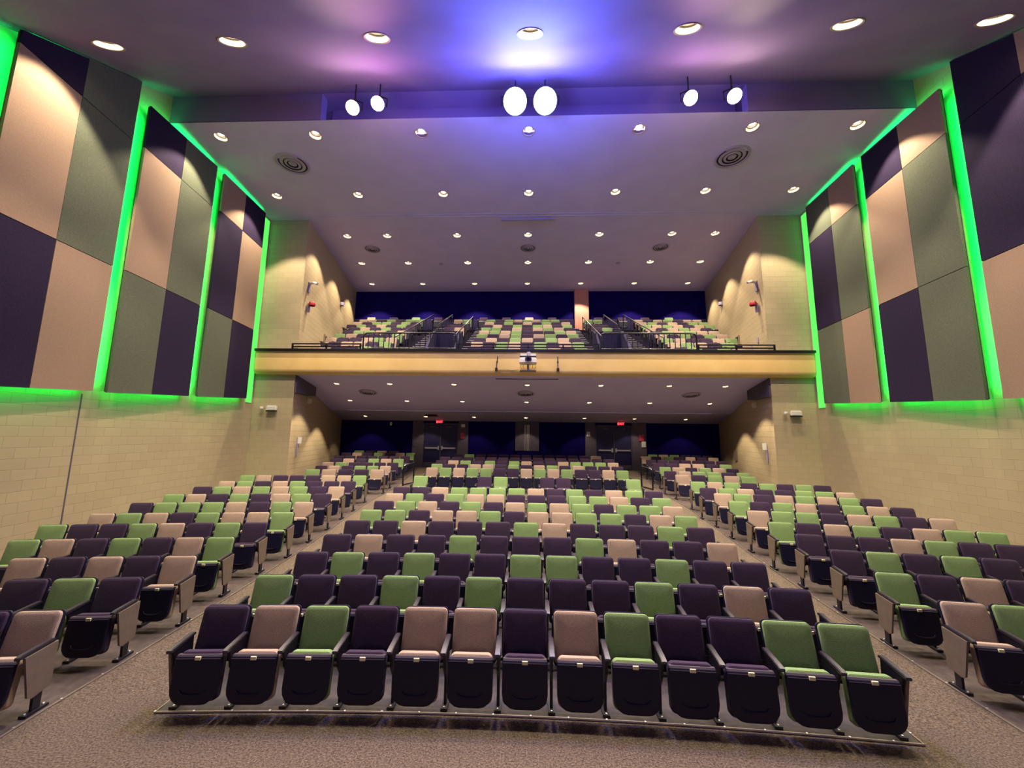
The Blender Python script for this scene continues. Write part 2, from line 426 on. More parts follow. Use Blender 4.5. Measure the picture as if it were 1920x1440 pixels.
# tiers
def tier_y(k): return 13.85 + .78*(k-1)      # seat origin
def tier_z(k): return 5.175 + .373*(k-1)
bm = bmesh.new()
NT_ = 10
for xa, xb, k0 in ((-10.5, -5.2, 1), (-2.25, 2.25, 1), (5.2, 10.5, 1), (-4.2, -2.9, 5), (2.9, 4.2, 5)):
    for k in range(k0, NT_+1):
        y0 = tier_y(k)-.33; y1 = tier_y(k)+.45 if k < NT_ else 21.7
        box(bm, xa, xb, max(y0, 13.67), y1, max(tier_z(k)-.42, 5.02), tier_z(k))
box(bm, -10.5, 10.5, 13.67, 14.6, 5.02, 5.17)
finish('floor_balcony', bm, 'stair', smooth=False, kind='structure')
# stairs between the blocks, two steps to a tier
bm = bmesh.new()
for xa, xb in ((-5.2, -4.2), (-2.9, -2.25), (2.25, 2.9), (4.2, 5.2)):
    for j in range(2*NT_):
        y0 = tier_y(1)-.33+.39*j; z = tier_z(1)+.1865*j
        box(bm, xa, xb, max(y0, 13.68), y0+.41 if j < 2*NT_-1 else 21.7, max(z-.25, 5.0), z)
        box(bm, xa+.03, xb-.03, y0-.012, y0+.045, z-.02, z+.006, 1)
finish('floor_balcony_stairs', bm, ['stair', 'nosing'], smooth=False, kind='structure')
# vomitories: dark parapet block over a lit opening
for sx, nm in ((-1, 'left'), (1, 'right')):
    a, b = sorted((sx*4.2, sx*2.9))
    bm = bmesh.new()
    y = tier_y(5)-.4
    box(bm, a, b, y, y+.12, 5.95, 7.35)
    for x in (a, b-.1): prism(bm, [(14.6, 5.17), (y, 5.17), (y, 7.35), (y-.5, 7.1), (14.6, 5.7)], x, x+.1)
    box(bm, a+.1, b-.1, y+.35, y+.45, 5.0, 6.0, 1)
    fx = a+.12 if sx < 0 else b-.30
    box(bm, fx, fx+.18, y+.1, y+.35, 5.0, 6.0, 2)
    finish('wall_vomitory_'+nm, bm, ['knee', 'pier', 'wall_rear'], smooth=False, kind='structure')
bm = bmesh.new(); box(bm, -10.6, 10.6, 21.5, 21.68, 8.3, 9.45); finish('wall_knee', bm, 'knee', smooth=False, kind='structure')
bm = bmesh.new(); box(bm, 2.72, 3.52, 21.35, 21.68, 8.5, rear_ceil(21.5)); finish('wall_column', bm, 'peach', smooth=False, kind='structure')
# dark cap on the balcony edge
bm = bmesh.new(); box(bm, -9.99, 9.99, 13.33, 13.66, 5.70, 5.79); finish('trim_balcony_cap', bm, 'rail', smooth=False, kind='structure')

# lower back wall: grey piers, doors, booth column
for i, (a, b) in enumerate(((-6.08, -5.52), (-3.62, -3.10), (-.60, .66), (3.08, 3.60), (5.52, 6.24))):
    bm = bmesh.new()
    if i == 2:
        box(bm, a, b, 20.33, 20.45, 1.95, 3.5)
        for x in (-.08, .03, .12): tube(bm, [(x, 20.31, 1.95), (x, 20.31, 3.3)], .018, 6, 1)
        box(bm, a+.1, b+.4, 20.2, 20.45, 1.0, 1.92, 2)
    else: box(bm, a, b, 20.33, 20.45, .9, 3.5)
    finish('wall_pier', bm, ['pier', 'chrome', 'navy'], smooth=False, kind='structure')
DZ = F(20.3)
for i, (cx, lab) in enumerate(((-4.57, 'left'), (4.56, 'right'))):
    d = empty('door_%d' % (i+1), (cx, 20.40, DZ)); d['kind'] = 'structure'
    bm = bmesh.new()
    for x0, x1 in ((-.95, -.90), (.90, .95), (-.025, .025)): box(bm, x0, x1, -.06, .04, 0, 2.30)
    box(bm, -.95, .95, -.06, .04, 2.22, 2.30)
    finish('door_frame', bm, 'pier', d, smooth=False)
    for s in (-1, 1):
        bm = bmesh.new(); a, b = sorted((s*.03, s*.895)); box(bm, a, b, -.03, .02, .01, 2.21)
        lf = finish('door_leaf', bm, 'navy_door', d, smooth=False)
        bm = bmesh.new(); a, b = sorted((s*.08, s*.86)); box(bm, a, b, -.09, -.055, .96, 1.03)
        box(bm, *sorted((s*.06, s*.13)), -.10, -.03, .90, 1.10); box(bm, *sorted((s*.80, s*.86)), -.09, -.03, .95, 1.04)
        finish('push_bar', bm, 'chrome', lf)
        bm = bmesh.new(); a, b = sorted((s*.05, s*.88)); box(bm, a, b, -.034, -.028, .04, .26)
        finish('kick_plate', bm, 'pier', lf, smooth=False)
        bm = bmesh.new(); a, b = sorted((s*.30, s*.58)); box(bm, a, b, -.10, -.03, 2.08, 2.15)
        finish('door_closer', bm, 'pier', lf, smooth=False)

# ------------------------------------------------------------------ theater seats
PROTO = {}
def build_seat_parts():
    # backrest cushions, one per fabric
    for k in 'DGT':
        bm = bmesh.new(); slab(bm, .472, .40, .875, 0, .055, .045, .03, .016, crown=.008)
        lean(bm, bm.verts[:], .40, math.radians(14), .03)
        PROTO['backrest'+k] = finish('backrest', bm, 'fab'+k).data
        bm = bmesh.new(); slab(bm, .440, .14, .552, 0, .09, .05, .05, .022, dome=.028)
        lean(bm, bm.verts[:], .54, math.radians(8), -.165)
        PROTO['seat_cushion'+k] = finish('seat_cushion', bm, 'fab'+k).data
    bm = bmesh.new(); slab(bm, .486, .36, .882, .05, .078, .048, .05, .01)
    lean(bm, bm.verts[:], .40, math.radians(14), .03)
    PROTO['back_shell'] = finish('back_shell', bm, 'shell').data
    bm = bmesh.new(); slab(bm, .452, .125, .532, -.03, .01, .012, .13, .010)
    # moulded grip near the lower edge
    arc = [(.11*math.cos(a), -.034, .235-.022*math.sin(a)) for a in [math.pi*i/10 for i in range(11)]]
    tube(bm, [(-.125, -.03, .255)] + [(-p[0], p[1], p[2]) for p in arc] + [(.125, -.03, .255)], .007, 6)
    prism(bm, [(-.032, .512), (-.012, .545), (.02, .545), (.02, .515)], -.218, .218, 1)
    lean(bm, bm.verts[:], .54, math.radians(8), -.165)
    PROTO['seat_shell'] = finish('seat_shell', bm, ['shell', 'shell_edge']).data
    bm = bmesh.new(); box(bm, -.027, .027, -.208, -.194, .508, .538)
    PROTO['number_plate'] = finish('number_plate', bm, 'plate', smooth=False).data
    # armrest pad and stand, about x = 0
    bm = bmesh.new()
    pf = [(-.235, .588), (-.228, .604), (-.20, .615), (.06, .640), (.085, .632), (.085, .612), (-.20, .578), (-.228, .576)]
    prism(bm, pf, -.026, .026)
    bmesh.ops.bevel(bm, geom=[e for e in bm.edges if abs(e.verts[0].co.x-e.verts[1].co.x) < 1e-5], offset=.006, segments=2, affect='EDGES')
    PROTO['armrest'] = finish('armrest', bm, 'arm').data
    bm = bmesh.new()
    prism(bm, [(-.17, .585), (.07, .61), (.075, .42), (.04, .30), (.035, .03), (-.035, .03), (-.04, .28), (-.12, .40)], -.014, .014)
    box(bm, -.035, .035, -.10, .10, 0, .028)
    for y in (-.08, .08): lathe(bm, [(.012, .028), (.01, .036), (.001, .038)], 6, 1, (0, y, 0))
    PROTO['stand'] = finish('stand', bm, ['steel', 'chrome'], smooth=False).data
    bm = bmesh.new()
    prism(bm, [(-.185, .578), (.10, .604), (.085, .20), (-.075, .165), (-.115, .19)], -.011, .011)
    PROTO['end_panel'] = finish('end_panel', bm, 'endpanel', smooth=False).data
    for o in list(C.objects):
        if o.type == 'MESH' and o.data in PROTO.values(): bpy.data.objects.remove(o)
build_seat_parts()

def part(name, key, parent, loc=(0, 0, 0)):
    o = bpy.data.objects.new(name, PROTO[key]); C.objects.link(o); o.parent = parent; o.location = loc
    return o
PITCH = .545
def seat(col, x, y, z, rz, sx, ends, label, group):
    """one tip-up seat; its left stand always, its right stand and end panels where the row ends"""
    r = empty('theater_seat', (x, y, z), rz); r.scale = (sx, 1, 1)
    tag(r, label, 'theater seat', group)
    b = part('backrest', 'backrest'+col, r); part('back_shell', 'back_shell', r)
    part('seat_cushion', 'seat_cushion'+col, r); s = part('seat_shell', 'seat_shell', r); part('number_plate', 'number_plate', s)
    h = PITCH/2
    part('armrest', 'armrest', r, (-h, 0, 0)); part('stand', 'stand', r, (-h, 0, 0))
    if 'r' in ends: part('armrest', 'armrest', r, (h, 0, 0)); part('stand', 'stand', r, (h, 0, 0))
    if 'L' in ends: part('end_panel', 'end_panel', r, (-h-.026, 0, 0))
    if 'R' in ends: part('end_panel', 'end_panel', r, (h+.026, 0, 0))
    return r

ORD = 'zero first second third fourth fifth sixth seventh eighth ninth tenth eleventh twelfth thirteenth fourteenth fifteenth sixteenth seventeenth eighteenth'.split()
# block, row, rho, phi of first seat, phi of last seat, fabrics from the first seat on (side blocks start at the aisle)
ROWS = [
('C',1,4.28,-.0729,.0729,'DTGDTTDTGDDGG'),('C',2,5.14,-.0726,.0726,'GDDGDGDDDGDTD'),('C',3,6.0,-.0710,.0710,'DGDGDDGGDDGDD'),
('C',4,6.87,-.0706,.0706,'DTDDGDDDGTDDT'),('C',5,7.73,-.0700,.0700,'DDTDDDGTDDDGD'),('C',6,8.59,-.0702,.0702,'GGDTTGDTTGGDTG'),
('C',7,9.45,-.0699,.0699,'DGTDGDTGTGDGGT'),('C',8,10.31,-.0695,.0695,'TGDGTTDDDGGTDG'),('C',9,11.18,-.0700,.0700,'DDTGGGGTDGDTGD'),
('C',11,15.55,-.0681,.0681,'TGTGGDDTGTGDDTG'),('C',12,16.45,-.0674,.0674,'GDDTTDGDTGDTDDD'),('C',13,17.35,-.0667,.0667,'DTGDGDGTDDTGGGT'),
('C',14,18.25,-.0659,.0659,'DDDDDDDDDDDDDDD'),('C',15,19.15,-.0575,.0575,'DGDDDDDDDDDDT'),
('L',1,4.2,-.1143,-.1259,'TD'),('L',2,5.08,-.1136,-.1377,'DGD'),('L',3,5.86,-.1108,-.1547,'TDTDT'),('L',4,6.72,-.1107,-.1741,'GTDGDTG'),
('L',5,7.57,-.1091,-.1819,'DGDTGDDG'),('L',6,8.36,-.1068,-.1787,'GTTGDTGT'),('L',7,9.3,-.1068,-.1782,'TGDTGGGD'),('L',8,10.21,-.1059,-.1768,'DGTDGDTG'),
('L',9,11.18,-.106,-.1756,'TDGTGTGD'),('L',10,12.1,-.1059,-.1733,'DDDGTDGT'),('L',11,13.28,-.1064,-.1738,'GTTDDDTG'),('L',12,14.84,-.1035,-.1468,'TDDTG'),
('L',13,15.84,-.1028,-.1479,'TGGDTD'),('L',14,16.65,-.1012,-.1484,'DDDDGT'),('L',15,17.58,-.1007,-.1481,'GTGDTD'),('L',16,18.34,-.0985,-.1502,'DDDDDDD'),
('L',17,19.34,-.0976,-.1500,'GTDGDTD'),('L',18,20.0,-.1144,-.1428,'DTDG'),
('R',1,5.05,.1123,.1237,'TG'),('R',2,5.9,.1105,.1437,'GDTD'),('R',3,6.79,.1101,.154,'DGDGD'),('R',4,7.58,.1081,.1719,'DDDTGDD'),
('R',5,8.38,.1065,.1796,'GDTGDTGG'),('R',6,9.32,.1065,.178,'TGGDTGDT'),('R',7,10.24,.1058,.1763,'GDGTDGTD'),('R',8,11.18,.1055,.1751,'TGDTGTGD'),
('R',9,12.03,.1039,.1728,'DGTDDGGT'),('R',10,13.18,.1053,.1733,'GTGDGDGD'),('R',11,14.75,.1046,.1455,'TDGTG'),('R',12,15.69,.1014,.1486,'DTGGDG'),
('R',13,16.6,.1018,.1477,'GTDGTD'),('R',14,17.5,.1009,.1485,'DDTTDG'),('R',15,18.37,.0989,.1507,'DDDDDDD'),('R',16,19.35,.0978,.1500,'TDGDTDT'),('R',17,20.0,.1059,.1490,'GTGDDD')]
far = []    # seats too far back to be built one by one: (fabric, matrix)
def place(block, row, rho, phi, col, sx, ends, label, group, rho_far):
    x, y = polar(rho, phi)
    if rho_far: far.append((col, Matrix.Translation((x, y, F(rho)+.006)) @ Matrix.Rotation(-phi, 4, 'Z') @ Matrix.Diagonal((sx, 1, 1, 1))))
    else: seat(col, x, y, F(rho)+.006, -phi, sx, ends, label, group)
for blk, row, rho, f0, f1, cols in ROWS:
    n = len(cols); df = (f1-f0)/(n-1); sx = abs(df)*(rho-YC)/PITCH
    is_far = (blk == 'C' and row > 11) or (blk == 'L' and row > 13) or (blk == 'R' and row > 12)
    for i, c in enumerate(cols):
        nm = FAB[c][0]
        if blk == 'C':
            ends = ('L' if i == 0 else '') + ('rR' if i == n-1 else '')
            pos = 'at the left aisle' if i == 0 else ('at the right aisle' if i == n-1 else '%s from the left aisle' % ORD[i+1])
            lab = '%s tip-up seat, %s, %s row of the center block' % (nm, pos, 'front' if row == 1 else ORD[row])
            grp = 'tip-up seats of the center block'
        else:
            side = 'left' if blk == 'L' else 'right'
            # the stand on the aisle side must close the row; the left stand comes with every seat
            if blk == 'L': ends = ('rR' if i == 0 else '')
            else: ends = ('L' if i == 0 else '') + ('r' if i == n-1 else '')
            pos = 'on the aisle' if i == 0 else '%s from the aisle' % ORD[i+1]
            lab = '%s tip-up seat, %s, %s row of the %s block' % (nm, pos, 'front' if row == 1 else ORD[row], side)
            grp = 'tip-up seats of the %s block' % side
        place(blk, row, rho, f0+df*i, c, sx, ends, lab, grp, is_far)
for i, (phi, c, pos) in enumerate(((-.0678, 'G', 'alone at the left aisle'), (-.0268, 'D', 'left of the middle pair'), (-.0164, 'G', 'right of the middle pair left of center'), (.0134, 'D', 'first of the pair right of center'), (.0237, 'D', 'second of the pair right of center'), (.0673, 'G', 'alone at the right aisle'))):
    labs = ['green tip-up seat standing alone at the left aisle behind the front rows', 'dark purple tip-up seat beside a green one in the gapped cross aisle row',
            'green tip-up seat beside a dark one in the gapped cross aisle row', 'dark purple tip-up seat, left one of the dark pair in the gapped row',
            'dark purple tip-up seat, right one of the dark pair in the gapped row', 'green tip-up seat standing alone at the right aisle behind the front rows']
    place('C', 10, 13.3, phi, c, 1.0, '' if i in (1, 3) else 'r', labs[i], 'tip-up seats of the center block', False)

# balcony seats
BAL_C = ['DDGTDGTDG', 'TDGTDGDTG', 'DTDGTDGTD', 'GDTGDTGDG', 'TGTGDDDGT', 'GGDTDTGTD', 'DTDGDGTDG', 'TDGDTDGDT', 'GDGTGTGGD']
BAL_L = ['DGDDT', 'GDTTD', 'TGTDD', 'GDDDTG', 'TDTGGD', 'DDGDTD', 'DGDTDGD', 'DGDGGDT', 'GGDGDTT']
BAL_R = ['DGDGT', 'TGTDG', 'GTDDT', 'TDGDGT', 'DGTGTT', 'TDTGTD', 'GTGTDT', 'TGDTDGG', 'TDTGDTT']
for k in range(1, 10):
    y = tier_y(k); z = tier_z(k); p = .50
    for i, c in enumerate(BAL_C[k-1]): far.append((c, Matrix.Translation(((i-4)*p, y, z))))
    xin = 5.62 + .04*k
    n = 6 + (k > 2) + (k > 5)
    for s, R in ((-1, BAL_L), (1, BAL_R)):
        w = inner_x(y)-.5 - xin
        n = int(w/.52)+1
        row = R[k-1]
        for i in range(n): far.append((row[i % len(row)], Matrix.Translation((s*(xin+i*.52), y, z))))
for i in range(14):
    k = 10
    if i in (4, 9): continue
    far.append((random.choice('DDTG'), Matrix.Translation((-9.0+i*1.3, tier_y(10), tier_z(10)))))
for s in (-1, 1):
    for k in (6, 7, 9):
        for j in range(2): far.append((random.choice('DTG'), Matrix.Translation((s*(3.30+.50*j), tier_y(k), tier_z(k)))))

def far_seats():
    import numpy as np
    keys = ['backrest', 'back_shell', 'seat_cushion', 'seat_shell', 'number_plate', 'armrest', 'stand']
    mats = []; V = []; Fc = []; MI = []; off = 0
    def mi(m):
        if m not in mats: mats.append(m)
        return mats.index(m)
    cache = {}
    for key, me in PROTO.items():
        co = np.empty(len(me.vertices)*3); me.vertices.foreach_get('co', co)
        cache[key] = (co.reshape(-1, 3), [tuple(p.vertices) for p in me.polygons], [mi(me.materials[p.material_index]) for p in me.polygons])
    for col, mw in far:
        A = np.array(mw)
        for key in keys:
            kk = key+col if key in ('backrest', 'seat_cushion') else key
            co, fs, ms = cache[kk]
            c2 = co.copy()
            if key in ('armrest', 'stand'): c2[:, 0] -= PITCH/2
            V.append(c2 @ A[:3, :3].T + A[:3, 3]); Fc += [tuple(v+off for v in f) for f in fs]; MI += ms; off += len(co)
    me = bpy.data.meshes.new('distant_tip_up_seating'); me.from_pydata(np.concatenate(V).tolist(), [], Fc)
    for m in mats: me.materials.append(m)
    me.polygons.foreach_set('material_index', MI)
    o = bpy.data.objects.new('distant_tip_up_seating', me); C.objects.link(o)
    tag(o, 'rows of small tip-up seats far back under and up on the balcony', 'theater seats', kind='stuff')
far_seats()

# ------------------------------------------------------------------ acoustic panels with green light strips behind
def pt(r, off):
    Y = (9.5-.105*8.2-off)/(r-.105); return Vector((r*Y, Y))
PAN = [(pt(1.62, .30), pt(1.194, .2), (9.72, 11.02), (3.42, 3.57), ('DTD', 'GGT')),
       (pt(1.152, .30), pt(.919, .2), (10.57, 10.80), (3.56, 3.73), ('DTG', 'GGD')),
       (pt(.893, .30), pt(.7575, .2), (10.72, 10.86), (3.73, 3.91), ('TDG', 'DTD'))]
RCOLS = [('TDT', 'DDT'), ('TGG', 'DTD'), ('TGT', 'GDG')]
names = ['nearest the stage', 'in the middle', 'beside the balcony']
def led_area(name, loc, sx, sy, direction, power, up):
    l = bpy.data.lights.new(name, 'AREA'); l.shape = 'RECTANGLE'; l.size = sx; l.size_y = sy; l.energy = power; l.color = (0.0, 1.0, 0.10); l.spread = math.radians(150)
    o = bpy.data.objects.new(name, l); C.objects.link(o)
    z = -Vector(direction).normalized(); y = Vector(up).normalized(); x = y.cross(z).normalized(); y = z.cross(x)
    m = Matrix((x, y, z)).transposed().to_4x4(); m.translation = loc; o.matrix_world = m
    return o
for sx, side in ((-1, 'left'), (1, 'right')):
    for pi_, (a, b, zt_, zb_, cols) in enumerate(PAN):
        if sx > 0: cols = RCOLS[pi_]
        A = Vector((sx*a.x, a.y)); B = Vector((sx*b.x, b.y)); d = (B-A); L = d.length; t = d/L
        nin = Vector((-t.y, t.x)) if sx > 0 else Vector((t.y, -t.x))   # into the hall
        if nin.x*sx > 0: nin = -nin
        root = empty('acoustic_panel', (A.x, A.y, zb_[0]))
        tag(root, 'tall checkered fabric wall panel on the %s wall, %s' % (side, names[pi_]), 'wall panel', 'acoustic panels on the side walls')
        def W3(s, z, depth):
            p = A + t*(s*L) - nin*depth
            return Vector((p.x-A.x, p.y-A.y, z-zb_[0]))
        zb = lambda s: zb_[0]+(zb_[1]-zb_[0])*s
        zt = lambda s: zt_[0]+(zt_[1]-zt_[0])*s
        lines = [zb, lambda s: 6.37, lambda s: 9.47, zt]
        for ci, (s0, s1) in enumerate(((0, .478), (.482, 1))):
            for ri in range(3):
                f0, f1 = lines[ri], lines[ri+1]; g = .008
                q = [(s0, f0(s0)+(g if ri else 0)), (s1, f0(s1)+(g if ri else 0)), (s1, f1(s1)-(g if ri < 2 else 0)), (s0, f1(s0)-(g if ri < 2 else 0))]
                bm = bmesh.new()
                v0 = [bm.verts.new(W3(s, z, 0)) for s, z in q]; v1 = [bm.verts.new(W3(s, z, .05)) for s, z in q]
                bm.faces.new(v0); bm.faces.new(v1[::-1])
                for i in range(4): bm.faces.new((v0[i], v0[(i+1) % 4], v1[(i+1) % 4], v1[i]))
                c = cols[ci][2-ri]
                o = finish('fabric_square', bm, 'pan'+c, root, smooth=False); o['label'] = '%s fabric square' % FAB[c][0]
        bm = bmesh.new()
        q = [(0.005, zb(0)+.02), (.995, zb(1)+.02), (.995, zt(1)-.02), (.005, zt(0)-.02)]
        v0 = [bm.verts.new(W3(s, z, .05)) for s, z in q]; v1 = [bm.verts.new(W3(s, z, .08)) for s, z in q]
        bm.faces.new(v0); bm.faces.new(v1[::-1])
        for i in range(4): bm.faces.new((v0[i], v0[(i+1) % 4], v1[(i+1) % 4], v1[i]))
        finish('backing_board', bm, 'panback', root, smooth=False)
        # LED strips: up the near and far edges and along the bottom, behind the board
        bm = bmesh.new()
        for s in (.03, .97): 
            p0, p1 = W3(s, zb(s)+.1, .085), W3(s, zt(s)-.1, .085); tube(bm, [p0, p1], .008, 6)
        tube(bm, [W3(.04, zb(.04)+.05, .085), W3(.96, zb(.96)+.05, .085)], .008, 6)
        finish('light_strip', bm, 'led', root)
        outw = (sx, 0, 0)
        base = Vector((A.x, A.y, zb_[0]))
        for s, pw in ((.035, 1.0), (.965, .6)):
            zc = (zb(s)+zt(s))/2; hgt = zt(s)-zb(s)-.4
            dirv = Vector((sx*1.0, (-.6 if s < .5 else .25), 0))
            o = led_area('led_light', base+W3(s, zc, .10), .03, hgt, dirv, LED*hgt*pw*(.12 if (pi_ == 2 and s > .5) else 1), (0, 0, 1)); o.parent = root; o.matrix_parent_inverse = root.matrix_world.inverted()
            o.matrix_parent_inverse = Matrix.Translation((-A.x, -A.y, -zb_[0]))
        if pi_ == 2:  # added glowing strip, stands in for the green-lit wall past the panel
            bm = bmesh.new(); v0 = []; v1 = []
            for yy, zc_ in ((13.2, 3.80), (13.5, 3.80), (13.5, 10.86), (13.2, 10.86)):
                v0.append(bm.verts.new((sx*(wall_x(yy)-.03)-A.x, yy-A.y, zc_-zb_[0]))); v1.append(bm.verts.new((sx*(wall_x(yy)-.004)-A.x, yy-A.y, zc_-zb_[0])))
            bm.faces.new(v0); bm.faces.new(v1[::-1])
            for i in range(4): bm.faces.new((v0[i], v0[(i+1) % 4], v1[(i+1) % 4], v1[i]))
            finish('lit_wall_strip', bm, 'wallglow', root, smooth=False)
        top = base+W3(.5, zt(.5)-.04, .10)
        tv = Vector((t.x, t.y, (zt_[1]-zt_[0])/L))
        o = led_area('led_light', top, L*.94, .03, (sx*.7, 0, 1.0), LED*L*.5, Vector((0, 0, 1)))
        z = -Vector((sx*.7, 0, 1.0)).normalized(); x = tv.normalized(); y = z.cross(x).normalized(); z = x.cross(y)
        m = Matrix((x, y, z)).transposed().to_4x4(); m.translation = top; o.matrix_world = m
        o.parent = root; o.matrix_parent_inverse = Matrix.Translation((-A.x, -A.y, -zb_[0]))
        mid = base+W3(.5, zb(.5)+.06, .10)
        tv = Vector((t.x, t.y, (zb_[1]-zb_[0])/L))
        o = led_area('led_light', mid, L*.9, .03, (sx*.45, 0, -1.0), LED*L*.3, Vector((0, 0, 1)))
        z = -Vector((sx*.45, 0, -1.0)).normalized(); x = tv.normalized(); y = z.cross(x).normalized(); z = x.cross(y)
        m = Matrix((x, y, z)).transposed().to_4x4(); m.translation = mid; o.matrix_world = m
        o.parent = root; o.matrix_parent_inverse = Matrix.Translation((-A.x, -A.y, -zb_[0]))

# ------------------------------------------------------------------ recessed downlights
def can_meshes():
    bm = bmesh.new(); lathe(bm, [(.150, .0), (.172, -.006), (.176, -.002), (.150, .002)], 28); PROTO['trim_ring'] = finish('trim_ring', bm, 'trimring').data
    bm = bmesh.new(); lathe(bm, [(.152, 0), (.146, .03), (.132, .06)], 28); lathe(bm, [(.132, .06), (.108, .075), (.098, .15), (.092, .16)], 28, 1, cap1=True); PROTO['reflector'] = finish('reflector', bm, ['can', 'baffle']).data
    bm = bmesh.new(); lathe(bm, [(.072, .10), (.062, .09), (.03, .083), (.002, .082)], 20); PROTO['lamp'] = finish('lamp', bm, 'lamp').data
    for o in list(C.objects):
        if o.type == 'MESH' and o.data in (PROTO['trim_ring'], PROTO['reflector'], PROTO['lamp']): bpy.data.objects.remove(o)
can_meshes()
def downlight(x, y, z, power, label, group, scale=1.0, rx=0.0, size=94):
    r = empty('downlight', (x, y, z), 0, rx); r.scale = (scale,)*3
    tag(r, label, 'ceiling light', group)
    for k in ('trim_ring', 'reflector', 'lamp'): part(k, k, r)
    l = bpy.data.lights.new('downlight_beam', 'SPOT'); l.energy = power; l.color = WARM; l.spot_size = math.radians(size); l.spot_blend = .3; l.shadow_soft_size = .05*scale
    o = bpy.data.objects.new('downlight_beam', l); C.objects.link(o); o.location = (x, y+(.074*scale*math.sin(-rx)), z+.074*scale*math.cos(rx))
POS7 = ['leftmost', 'second from left', 'third from left', 'middle', 'third from right', 'second from right', 'rightmost']
for key, y, rr, where, pw, sc in HALL_ROWS:
    for i, v in enumerate(rr):
        if key == 'front': z = front_ceil(y); rx = math.atan(.572)
        else: z = rear_ceil(y); rx = 0
        downlight(v*y, y, z-.002, pw*(1.12 if key == 'front' else 1), '%s recessed round downlight %s' % (POS7[i], where), 'recessed downlights of the hall ceiling', sc, rx)
for yy, rr, where in UNDER_ROWS:
    for i, v in enumerate(rr):
        z = under_ceil(yy) if yy < 18 else soff(yy)
        downlight(v*yy, yy, z-.002, P_UNDER*(.16 if yy > 19 else 1), '%s small recessed downlight %s' % (POS7[i], where), 'recessed downlights under the balcony', UNDER_SC, -math.atan(.2))

# ------------------------------------------------------------------ round ceiling diffusers
def diffuser(x, y, z, r, label, rx=0.0):
    root = empty('ceiling_vent', (x, y, z), 0, rx); tag(root, label, 'air vent', 'round ceiling diffusers')
    bm = bmesh.new(); lathe(bm, [(r, .0), (r*.99, -.02), (r*.88, -.03), (r*.84, -.012), (r*.84, .0)], 36); finish('outer_ring', bm, 'vent', root)
    bm = bmesh.new(); lathe(bm, [(r*.85, -.004), (.001, -.004)], 36); finish('back_plate', bm, 'ventdark', root)
    for a, b in ((.74, .58), (.48, .34), (.24, .02)):
        bm = bmesh.new(); lathe(bm, [(r*a, -.012), (r*b, -.034), (r*b*.96, -.03), (r*a*.97, -.008)], 32); finish('cone_ring', bm, 'vent', root)
yv = 8.13/.782
for x, y, r, lab in ((-.692*10.41, 10.41, .48, 'large round ceiling vent left of the stage lights'), (.571*10.41, 10.41, .48, 'large round ceiling vent right of the stage lights'),
                  (-.438*16.1, 16.1, .36, 'small round ceiling vent over the left balcony seats'), (0.0, 16.1, .36, 'small round ceiling vent over the balcony center'), (.362*16.1, 16.1, .36, 'small round ceiling vent over the right balcony seats')):
    diffuser(x, y, rear_ceil(y)-.002, r, lab)
for v, lab in ((-.425, 'left'), (-.003, 'middle'), (.425, 'right')):
    diffuser(v*15.55, 15.55, 4.855-(15.55-13.62)*.2122-.002, .36, 'flat round vent under the balcony, %s one of three' % lab, math.atan(-.2122))
# slots and small ceiling devices
bm = bmesh.new(); box(bm, -1.04, 1.0, 13.62, 13.72, rear_ceil(13.7)-.07, rear_ceil(13.62)-.004)
tag(finish('screen_track', bm, 'vent', smooth=False), 'long dark ceiling track in front of the balcony center', 'track')
bm = bmesh.new(); box(bm, -1.15, 1.15, 13.86, 13.90, under_ceil(13.88)-.02, under_ceil(13.88)+.005)
tag(finish('cable_tray', bm, 'black', smooth=False), 'thin dark slot bar under the balcony front edge', 'bar')
for x, lab in ((-4.28, 'left'), (4.36, 'right')):
    bm = bmesh.new(); lathe(bm, [(.10, 0), (.10, -.03), (.07, -.06), (.001, -.065)], 16)
    o = finish('smoke_detector', bm, 'vent'); o.location = (x, 17.72, rear_ceil(17.72)-.001)
    tag(o, 'small dark smoke detector on the balcony ceiling, %s of center' % lab, 'detector')
bm = bmesh.new(); box(bm, -.27, .27, -.2, .2, -.02, .0)
o = finish('return_grille', bm, 'black', smooth=False); o.location = (-4.78, 19.15, soff(19.15)-.002); o.rotation_euler = (math.atan(-.19), 0, 0)
tag(o, 'small dark square vent above the left exit doors', 'air vent')

